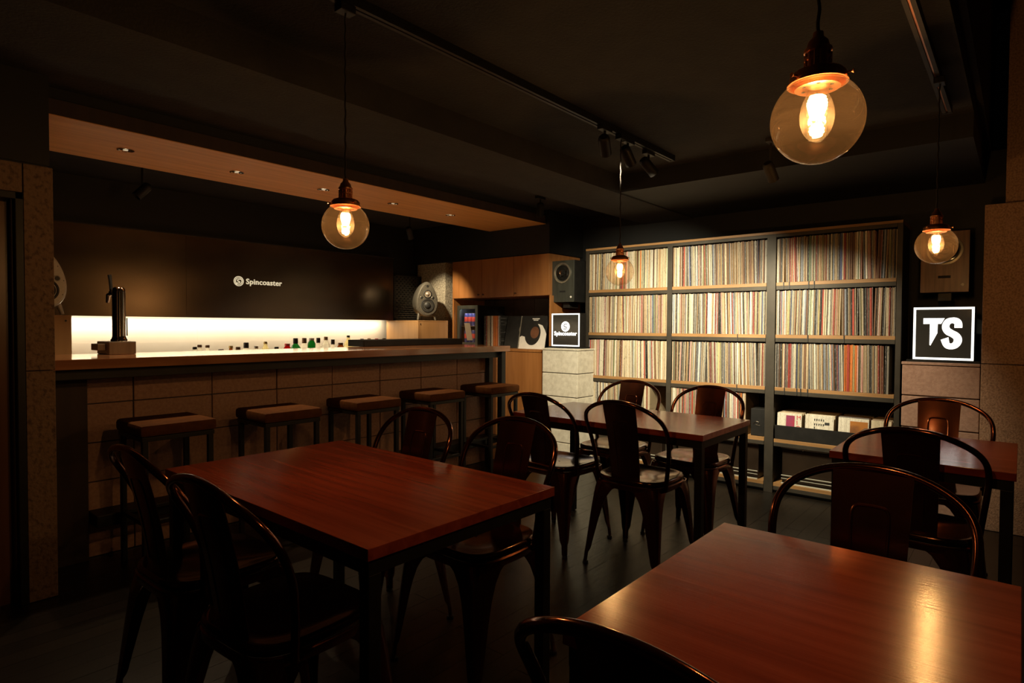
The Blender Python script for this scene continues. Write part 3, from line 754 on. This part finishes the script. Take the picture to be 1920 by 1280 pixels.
leaning((4.405, 3.492, .9825), 'front leaning album with a dark oval on a white patch', sleeve_black,
        [('printed_patch', white_card, MB().prism([(.155, .0), (.155, .11), (.132, .122), (.097, .114), (.05, .15), (0, .22), (-.053, .237), (-.098, .224), (-.133, .18), (-.155, .143), (-.155, .0)], fx, (.001, 0, 0))),
         ('printed_oval', sleeve_black, MB().prism(oval(.004, .142, .092, .108), lambda a, b: (-.0024, a, b), (.001, 0, 0))),
         ('printed_disc', skinp, MB().prism(oval(-.020, .155, .050, .056), lambda a, b: (-.0036, a, b), (.001, 0, 0))),
         ('printed_bar', white_card, MB().box(-.0012, 0, -.055, .03, .283, .291).box(-.0012, 0, -.04, .015, .270, .277))])

# ------------------------------------------------------------------ lit signs
def lightbox(loc, wd, ht, dp, lab, kind):
    t = thing('light_sign', lab, 'sign', loc)
    MB().box(-.012, dp+.02, -wd/2-.03, wd/2+.03, 0, .013, .002).build('base_plate', matte_black, t)
    MB().box(.006, dp, -wd/2, wd/2, .0135, .0135+ht, .002).build('box', matte_black, t)
    MB().box(.003, .0058, -wd/2+.002, wd/2-.002, .0155, .0115+ht).build('face', black_bloom, t)
    b = .0125 if kind == 'ts' else .011
    z0 = .0165; z1 = .0105+ht; y0 = -wd/2+.003; y1 = wd/2-.003
    MB().box(0, .0028, y0, y1, z0, z0+b).box(0, .0028, y0, y1, z1-b, z1).box(0, .0028, y0, y0+b, z0+b, z1-b).box(0, .0028, y1-b, y1, z0+b, z1-b).build('lit_border', glow_white, t)
    f = lambda a, c: (0, -a, c)   # a to the viewer's right
    if kind == 'ts':
        cv = lambda px, py: ((px-750)*wd/1240, .0135+ht/2+(650-py)*ht/1005)
        T = [(350, 362), (780, 362), (712, 468), (642, 468), (638, 640), (503, 878), (485, 866), (485, 468), (350, 470)]
        MB().prism([cv(*p) for p in T], f, (.0028, 0, 0)).build('letter', glow_white, t)
        P = [(1052, 540, 77), (1046, 455, 74), (990, 411, 60), (912, 404, 52), (838, 438, 64), (801, 520, 73), (842, 600, 70), (930, 648, 64), (1014, 698, 72), (1048, 768, 82), (1008, 850, 68), (915, 888, 53), (828, 853, 66), (785, 742, 80)]
        C = crom(P, 6); L_, R_ = [], []
        for i, p in enumerate(C):
            d = C[min(i+1, len(C)-1)]-C[max(i-1, 0)]; d.z = 0; d.normalize(); nrm = Vector((-d.y, d.x, 0))
            L_.append(p+nrm*p.z); R_.append(p-nrm*p.z)
        mb = MB()
        for i in range(len(C)-1):
            mb.prism([cv(v.x, v.y) for v in (L_[i], L_[i+1], R_[i+1], R_[i])], f, (.0028, 0, 0))
        mb.build('letter', glow_white, t)
    else:
        cz = .0135+ht*.60
        n = 30
        mb = MB(); mb.prism([(.045*math.cos(2*PI*k/n), cz+.045*math.sin(2*PI*k/n)) for k in range(n)], f, (.0026, 0, 0)); mb.build('emblem_disc', glow_white, t)
        mb = MB(); emblem(mb, .060, 0, cz, lambda a, c: (-.0008, -a, c), (.0006, 0, 0), False); mb.build('emblem', emis('sign_grey', (.34, .31, .27), 1.0), t)
        me = put_text(text_mesh('Spincoaster', .1, .0028, .0020), glow_white, w=wd*.80, h=.048); me.transform(FACE_NX)
        link('lettering', me, t, (.0014, wd*.40, .0135+ht*.295))
    return t
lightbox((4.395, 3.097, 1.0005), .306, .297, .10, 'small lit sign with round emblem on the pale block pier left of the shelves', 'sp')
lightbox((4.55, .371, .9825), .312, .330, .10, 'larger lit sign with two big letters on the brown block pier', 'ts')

# ------------------------------------------------------------------ wall speakers
ring_metal = mat('dull_ring_metal', (.36, .34, .27), (.30, .28, .23), rough=.35, metal=.8)
def wall_speaker(loc, ven, lab, vm):
    t = thing('wall_speaker', lab, 'speaker', loc, 0, 'box speakers either side of the shelves')
    MB().box(.012, .27, -.122, .122, 0, .375, .003).build('cabinet', matte_black, t)
    MB().box(0, .0118, -.123, .123, .001, .374, .002).build('baffle', vm, t)
    MB().lathe([(.092, -.0005), (.092, -.010), (.080, -.012), (.074, -.004), (.070, .004)], 36, (0, 0, .262), 'x').build('horn_ring', ring_metal, t, True)
    MB().lathe([(.072, -.001), (.055, -.003), (.035, .003), (.030, -.012), (.020, -.026), (.001, -.030)], 32, (0, 0, .262), 'x').build('cone', black_gloss, t, True)
    MB().lathe([(.014, -.026), (.014, -.036), (.008, -.040), (.001, -.041)], 18, (0, 0, .262), 'x').build('phase_plug', chrome, t, True)
    for s in (-1, 1):
        MB().box(-.014, -.006, -.003+s*.045, .003+s*.045, .235, .29, .002).build('bracket_arm', chrome, t)
    MB().box(-.0015, .0, -.032, .032, .088, .104).build('bass_slot', black_paint, t)
    MB().lathe([(.009, -.0005), (.009, -.003), (.007, -.004), (.001, -.004)], 14, (0, -.092, .045), 'x').build('badge', white_card, t)
    MB().box(.06, .20, -.035, .035, -.05, 0, .002).build('bracket', steel_black, t)
wall_speaker((4.45, 3.170, 1.412), True, 'black box speaker with round horn above the small lit sign', black_ash)
wall_speaker((4.57, .372, 1.415), True, 'wood fronted box speaker above the larger lit sign, behind a pendant', walnut)

# ------------------------------------------------------------------ tables
def table(name_label, x0, x1, y0, y1):
    cx, cy = (x0+x1)/2, (y0+y1)/2; hx, hy = (x1-x0)/2, (y1-y0)/2
    t = thing('dining_table', name_label, 'table', (cx, cy, 0), 0, 'red brown wooden tables')
    MB().box(-hx, hx, -hy, hy, .672, .70, .0015).build('tabletop', table_wood, t)
    fr_ = MB(); i = .008; k = .035
    fr_.box(-hx+i, hx-i, -hy+i, -hy+i+k, .636, .6715).box(-hx+i, hx-i, hy-i-k, hy-i, .636, .6715).box(-hx+i, -hx+i+k, -hy+i+k, hy-i-k, .636, .6715).box(hx-i-k, hx-i, -hy+i+k, hy-i-k, .636, .6715)
    fr_.build('frame', steel_black, t)
    for sx in (-1, 1):
        for sy in (-1, 1):
            a, b = sx*(hx-i-k/2), sy*(hy-i-k/2)
            lg_ = MB().box(a-k/2, a+k/2, b-k/2, b+k/2, .004, .6358, .002).build('leg', steel_black, t)
            MB().lathe([(.014, 0), (.016, .002), (.016, .0039)], 12, (a, b, 0)).build('foot_pad', rubber, lg_)
    return t
table('large red-brown table nearest the bar stools, under the left pendant', .796, 1.487, 1.083, 2.215)
table('red-brown table in the right foreground with the brightest lamp reflection', .797, 1.497, -.010, .563)
table('long red-brown table in front of the pale block pier and record shelves', 2.640, 3.264, 1.095, 2.235)
table('small red-brown table by the stone wall under the lit sign with two letters', 2.66, 3.37, .003, .580)

# ------------------------------------------------------------------ chairs
def chair_proto():
    t = thing('metal_chair', '', 'chair', (0, 0, 0), 0, 'bronzed metal chairs around the tables')
    def outline(sc, z, n=48, dz=0.):
        r = []
        for k in range(n):
            a = 2*PI*k/n; c, s_ = math.cos(a), math.sin(a)
            e = 2/4.2
            x = math.copysign(abs(c)**e, c)*.178; yv = math.copysign(abs(s_)**e, s_)*.185
            if x < 0: yv *= 1-.10*(-x/.178)**2; x = x*1.0
            r.append((x*sc, yv*sc, z+dz*(1 if abs(a) < 9 else 1)))
        return r
    rings = [outline(.03, .436), outline(.35, .437), outline(.62, .440), (outline(.84, .446)), outline(.93, .4505), outline(.975, .4515), outline(1.0, .4475), outline(1.012, .440), outline(1.012, .430), outline(1.0, .425)]
    MB().loft(rings, True, False).build('seat', seat_metal, t, True)
    MB().loft([outline(1.0, .4245), outline(1.022, .420), outline(1.022, .400), outline(1.012, .397), outline(1.006, .400), outline(1.004, .420), outline(1.0, .4245)], True, False).build('apron', chair_metal, t, True)
    for sx in (-1, 1):
        for sy in (-1, 1):
            rings = []
            for z, a in ((.418, .150), (.405, .135), (.385, .108), (.35, .086), (.30, .070), (.24, .058), (.17, .047), (.11, .038), (.085, .035), (.070, .030), (.060, .023), (.01, .021)):
                u = 1-z/.42; cx = (.181 if sx > 0 else .176)+.038*u; cy = (.187 if sx > 0 else .170)+(.024 if sx > 0 else .036)*u
                w_ = .004
                outer = [(-a, 0), (-.62*a, .0), (-.36*a, -.01*a), (-.14*a, -.07*a), (-.07*a, -.14*a), (-.01*a, -.36*a), (0, -.62*a), (0, -a)]
                inner = [(-w_, -a), (-w_, -.62*a), (-.01*a-w_, -.36*a), (-.07*a-w_, -.14*a-w_*.6), (-.14*a-w_*.6, -.07*a-w_), (-.36*a, -.01*a-w_), (-.62*a, -w_), (-a, -w_)]
                rings.append([(sx*(cx+p), sy*(cy+q), z) for p, q in outer+inner])
            L = MB().loft(rings).build('leg', chair_metal, t, True)
            cx = (.181 if sx > 0 else .176)+.037; cy = (.187 if sx > 0 else .170)+(.024 if sx > 0 else .036)
            MB().lathe([(.014, 0), (.015, .003), (.013, .0098)], 10, (sx*(cx-.010), sy*(cy-.010), 0)).build('foot_cap', rubber, L, True)
    H_ = [(-.240, 0, .834), (-.240, .07, .830), (-.236, .125, .812), (-.218, .18, .785), (-.198, .208, .755), (-.170, .222, .715), (-.137, .219, .66), (-.110, .208, .58), (-.104, .197, .50), (-.10, .186, .405)]
    path = [(x, -y, z) for x, y, z in H_[:0:-1]]+H_
    hp = crom(path, 6)
    for _ in range(40): hp = [hp[0]]+[(hp[i-1]+hp[i]*2+hp[i+1])/4 for i in range(1, len(hp)-1)]+[hp[-1]]
    MB().tube(hp, .0105, 12).build('back_hoop', tube_metal, t, True)
    # central back panel: a curved sheet with a raised rib
    def bp(u, v, off=0.):      # u -1..1 across, v 0 bottom..1 top
        hw_ = .077+.013*v; z = .437+.392*v
        x = -.158-.080*v+.010*math.sin(PI*v)+.008*u*u - off
        return (x, u*hw_, z)
    rings = []
    nu = 10
    for j in range(13):
        v = j/12
        front = [bp(-1+2*i/nu, v, -.0012) for i in range(nu+1)]
        back = [bp(1-2*i/nu, v, .0012) for i in range(nu+1)]
        rings.append(front+back)
    pn = MB().loft(rings).build('back_panel', chair_metal, t, True)
    def ribpath(off):
        P = [(-.44, .12), (-.46, .3), (-.48, .5), (-.49, .66), (-.47, .73), (-.38, .765), (-.2, .772), (0, .773), (.2, .772), (.38, .765), (.47, .73), (.49, .66), (.48, .5), (.46, .3), (.44, .12)]
        return crom([bp(u, v, off) for u, v in P], 3)
    MB().tube(ribpath(-.0005), .0042, 8).build('raised_rib', chair_metal, pn, True)
    return t
CH = [
 (.840, 1.975, 1, 'dark chair at the large left table, nearest the stone pillar, back to the doorway'),
 (.823, 1.468, 3, 'dark chair in the left foreground, back to the viewer, at the large left table'),
 (1.495, 1.955, 180, 'chair at the far side of the large left table, nearer the bar stools'),
 (1.558, 1.482, 179, 'chair at the far side of the large left table, its seat lit under the table'),
 (2.756, 1.468, 0, 'dark backed chair before the long table, nearer the foreground table'),
 (2.745, 1.968, -2, 'dark backed chair before the long table, nearer the bar stools'),
 (3.338, 1.963, 180, 'chair behind the long table, nearer the pale block pier'),
 (3.325, 1.436, 177, 'chair behind the long table, in front of the middle record bay'),
 (1.536, .280, 181, 'large copper edged chair at the far side of the foreground table'),
 (2.765, .288, -2, 'dark chair with its back to the viewer at the small table'),
 (3.493, .312, 180, 'copper toned chair behind the small table, before the brown block pier'),
 (.838, .318, -3, 'closest chair, only its dark hoop back showing at the bottom edge'),
]
proto = chair_proto()
for i, (x, y, a, lab) in enumerate(CH):
    o = proto if i == 0 else copy_tree(proto)
    o.location = (x, y, 0); o.rotation_euler = (0, 0, math.radians(a)); o['label'] = lab

# ------------------------------------------------------------------ bar stools
def stool_proto():
    t = thing('bar_stool', '', 'stool', (0, 0, 0), 0, 'backless bar stools along the counter')
    MB().box(-.175, .175, -.172, .172, .662, .720, .016).build('seat_pad', leather, t, True)
    MB().box(-.165, .165, -.162, .162, .640, .6615, .002).build('seat_frame', steel_black, t)
    for sx in (-1, 1):
        for sy in (-1, 1):
            MB().box(sx*.149-.0125, sx*.149+.0125, sy*.146-.0125, sy*.146+.0125, 0, .6395, .002).build('leg', steel_black, t)
    for s in (-1, 1):
        MB().box(-.136, .136, s*.146-.010, s*.146+.010, .24, .26, .002).build('foot_rail', steel_black, t)
        MB().box(s*.149-.010, s*.149+.010, -.133, .133, .24, .26, .002).build('foot_rail', steel_black, t)
    return t
ST = [(1.185, 3.272, 'first brown leather bar stool from the stone pillar, nearest the beer tap'), (1.765, 3.235, 'second brown leather bar stool from the stone pillar'),
      (2.365, 3.26, 'middle brown leather bar stool of the five at the counter'), (2.975, 3.275, 'fourth bar stool from the stone pillar, behind the arched chair back'), (3.60, 3.275, 'last bar stool at the far end of the counter by the wooden cabinet')]
sp = stool_proto()
for i, (x, y, lab) in enumerate(ST):
    o = sp if i == 0 else copy_tree(sp)
    o.location = (x, y, 0); o['label'] = lab

# ------------------------------------------------------------------ ceiling tracks, pendants, spots, downlights
def track(y, x0, x1, lab, m):
    t = thing('light_track', lab, 'track', ((x0+x1)/2, y, 2.2495)); h = (x1-x0)/2
    MB().box(-h, h, -.018, -.008, -.034, 0).box(-h, h, .008, .018, -.034, 0).box(-h, h, -.008, .008, -.012, 0).box(-h, h, -.008, -.004, -.034, -.030).box(-h, h, .004, .008, -.034, -.030).build('rail', m, t)
    MB().box(-h+.01, h-.01, -.006, .006, -.026, -.020).build('conductor', copper, t)
    for s in (-1, 1): MB().box(s*h-.012 if s > 0 else -h, h if s > 0 else -h+.012, -.020, .020, -.036, -.0005).build('end_cap', steel_black, t)
track(1.672, .2, 3.50, 'black ceiling light track running from the left pendant to the record shelves', steel_black)
track(.292, .3, 3.55, 'pale metal ceiling light track above the right hand tables', steel_gun)

def pendant(x, y, zc, lab):
    t = thing('pendant_lamp', lab, 'pendant lamp', (x, y, zc), 0, 'glass globe pendants')
    R = .075; top = 2.2155-zc
    prof = []
    for k in range(33):
        a = .62+(PI-.62)*k/32
        prof.append((max(R*math.sin(a), .0002), R*math.cos(a)))
    MB().lathe(prof, 48, cap=False).build('globe', globe_glass, t, True)
    g = MB().lathe([(.018, .088), (.028, .086), (.039, .082), (.0445, .076), (.0455, .066), (.0485, .0635), (.0485, .0610), (.0448, .0612), (.0432, .074), (.028, .081)], 36).build('gallery', copper, t, True)
    for k in range(3):
        a = 2*PI*k/3+.5
        MB().tube([(.044*math.cos(a), .044*math.sin(a), .070), (.053*math.cos(a), .053*math.sin(a), .070), (.056*math.cos(a), .056*math.sin(a), .070)], [.002, .002, .0042], 8).build('thumb_screw', copper, g, True)
    hpl = MB().lathe([(.014, .0585), (.034, .0565), (.0365, .0540), (.035, .0535), (.014, .0560)], 30).build('holder_plate', copper, t, True)
    for k in range(6):
        a = 2*PI*k/6+.3; MB().lathe([(.0032, -.0003), (.0032, .0003)], 10, (.025*math.cos(a), .025*math.sin(a), .0545)).build('vent_hole', matte_black, hpl)
    mb = MB().lathe([(.020, .086), (.0195, .100), (.0215, .102), (.0215, .106), (.0195, .108), (.0195, .114), (.0225, .116), (.0225, .121), (.019, .124), (.016, .134), (.009, .142), (.008, .150), (.0045, .152)], 28)
    for k in range(14):
        a = 2*PI*k/14; mb.tube([(.0205*math.cos(a), .0205*math.sin(a), .088), (.0205*math.cos(a), .0205*math.sin(a), .1135)], .0018, 5)
    mb.build('socket', copper, t, True)
    P = []
    for k in range(60):
        z = .15+(top-.15)*k/59; P.append((.0012*math.cos(k*1.1), .0012*math.sin(k*1.1), z))
    MB().tube(P, .0032, 7).build('cord', cord_m, t, True)
    MB().box(-.028, .028, -.019, .019, top-.026, top-.0005, .002).build('track_adapter', steel_black, t)
    b = MB().lathe([(max(p.x, .0005), p.y) for p in crom([(.013, .075, 0), (.013, .060, 0), (.016, .048, 0), (.024, .028, 0), (.0275, .010, 0), (.0265, -.006, 0), (.021, -.022, 0), (.012, -.033, 0), (.0005, -.037, 0)], 5)], 40).build('bulb', bulb_glass, t, True)
    # squirrel cage filament: a spiral of upright loops above, tight coil below
    P = []
    for k in range(71):
        q = k/70; z = .041-.041*q; r = .0145*(.55+.45*math.sin(PI*min(1, .15+q*.95)))
        P.append((r*math.cos(k*.8), r*math.sin(k*.8), z))
    for k in range(34):
        q = k/33; z = -.007-.021*q; r = .0105*(.6+.4*math.sin(PI*q))
        P.append((r*math.cos(k*.8), r*math.sin(k*.8), z))
    MB().tube(P, .0024, 6).build('filament', filament_m, b, True)  # wire thickened so the filament looks as wide as its bloom
    MB().tube([(0, 0, .070), (0, 0, .036)], [.005, .003], 8).build('stem', bulb_glass, b, True)
    light('pendant_glow', 'POINT', (x, y, zc+.004), E_PEND, WARM, shadow_soft_size=.014)
PL = ['nearest and largest looking glass globe pendant above the foreground table', 'glass globe pendant on a long cord above the large left table',
      'glass globe pendant hanging in front of the left bay of records', 'glass globe pendant in front of the wood fronted wall speaker']
for ((x, y), z), lab in zip(PENDS, PL): pendant(x, y, z, lab)

def spot(loc, target, lab, body=steel_black, ceil=None):
    """track spot head: loc is the head's centre"""
    t = thing('track_spot', lab, 'spotlight', loc, 0, 'small ceiling spotlights')
    d = (Vector(target)-Vector(loc)).normalized(); rot = d.to_track_quat('-Z', 'Y').to_matrix().to_4x4()
    m_ = MB(); b = bmesh.new()
    def lat(prof, nm, m):
        me = MB().lathe(prof, 20).mesh(nm, m, True); me.transform(rot); return link(nm, me, t)
    h = lat([(.001, .060), (.020, .060), (.027, .052), (.030, .040), (.030, -.052), (.031, -.056), (.027, -.056), (.026, -.040)], 'housing', body)
    lat([(.0255, -.0385), (.001, -.0385)], 'lens', lamp_face)
    zt = ceil-loc[2]
    MB().tube([(0, 0, .03), (0, 0, zt-.02)], .007, 8).build('arm', body, t, True)
    MB().box(-.05, .05, -.016, .016, zt-.022, zt-.0005, .002).build('base', body, t)
for k, (a, b, e, sz) in enumerate(SPOTS):
    p = Vector(a); d = (Vector(b)-p).normalized(); loc = p-d*.045+Vector((0, 0, .0))
    spot(tuple(loc), b, ('first track spotlight on the black track, aimed at the left record bay', 'middle track spotlight on the black track, aimed at the middle record bay', 'last track spotlight on the black track, aimed at the right record bay')[k], ceil=2.2155)
spot((1.46, 4.40, 2.06), (1.15, 4.42, 1.70), 'black spotlight under the ceiling above the beer tap, behind the wooden soffit', ceil=2.25)
spot((3.71, 4.40, 2.06), (4.3, 4.7, 1.2), 'dark spotlight near the right end of the bar ceiling, aimed at the egg speaker', ceil=2.25)
spot((3.92, 3.02, 2.14), (4.0, 3.10, 1.2), 'dim spotlight beyond the soffit end, high above the wooden wall cabinets', ceil=2.25)
spot((3.55, 1.10, 2.07), (4.5, 1.0, 1.2), 'small dim spotlight high in front of the middle and right record bays', body=steel_gun, ceil=2.25)

for i, (x, y) in enumerate(DOWN):
    t = thing('downlight', ('recessed downlight nearest the stone pillar in the wooden soffit', 'second recessed downlight from the stone pillar in the soffit', 'middle recessed downlight, just left of the pendant', 'fourth recessed downlight, just right of the pendant', 'recessed downlight nearest the far end of the soffit')[i], 'downlight', (x, y, 2.12), 0, 'downlights in the bar soffit')
    MB().lathe([(.040, -.0002), (.041, -.003), (.034, -.004), (.032, -.0015)], 28).build('trim_ring', chrome, t, True)
    MB().lathe([(.031, -.0002), (.031, -.0012), (.001, -.0012)], 24).build('reflector', chrome, t)
    MB().lathe([(.012, -.0013), (.012, -.0030), (.001, -.0032)], 16).build('lamp', lamp_face, t)
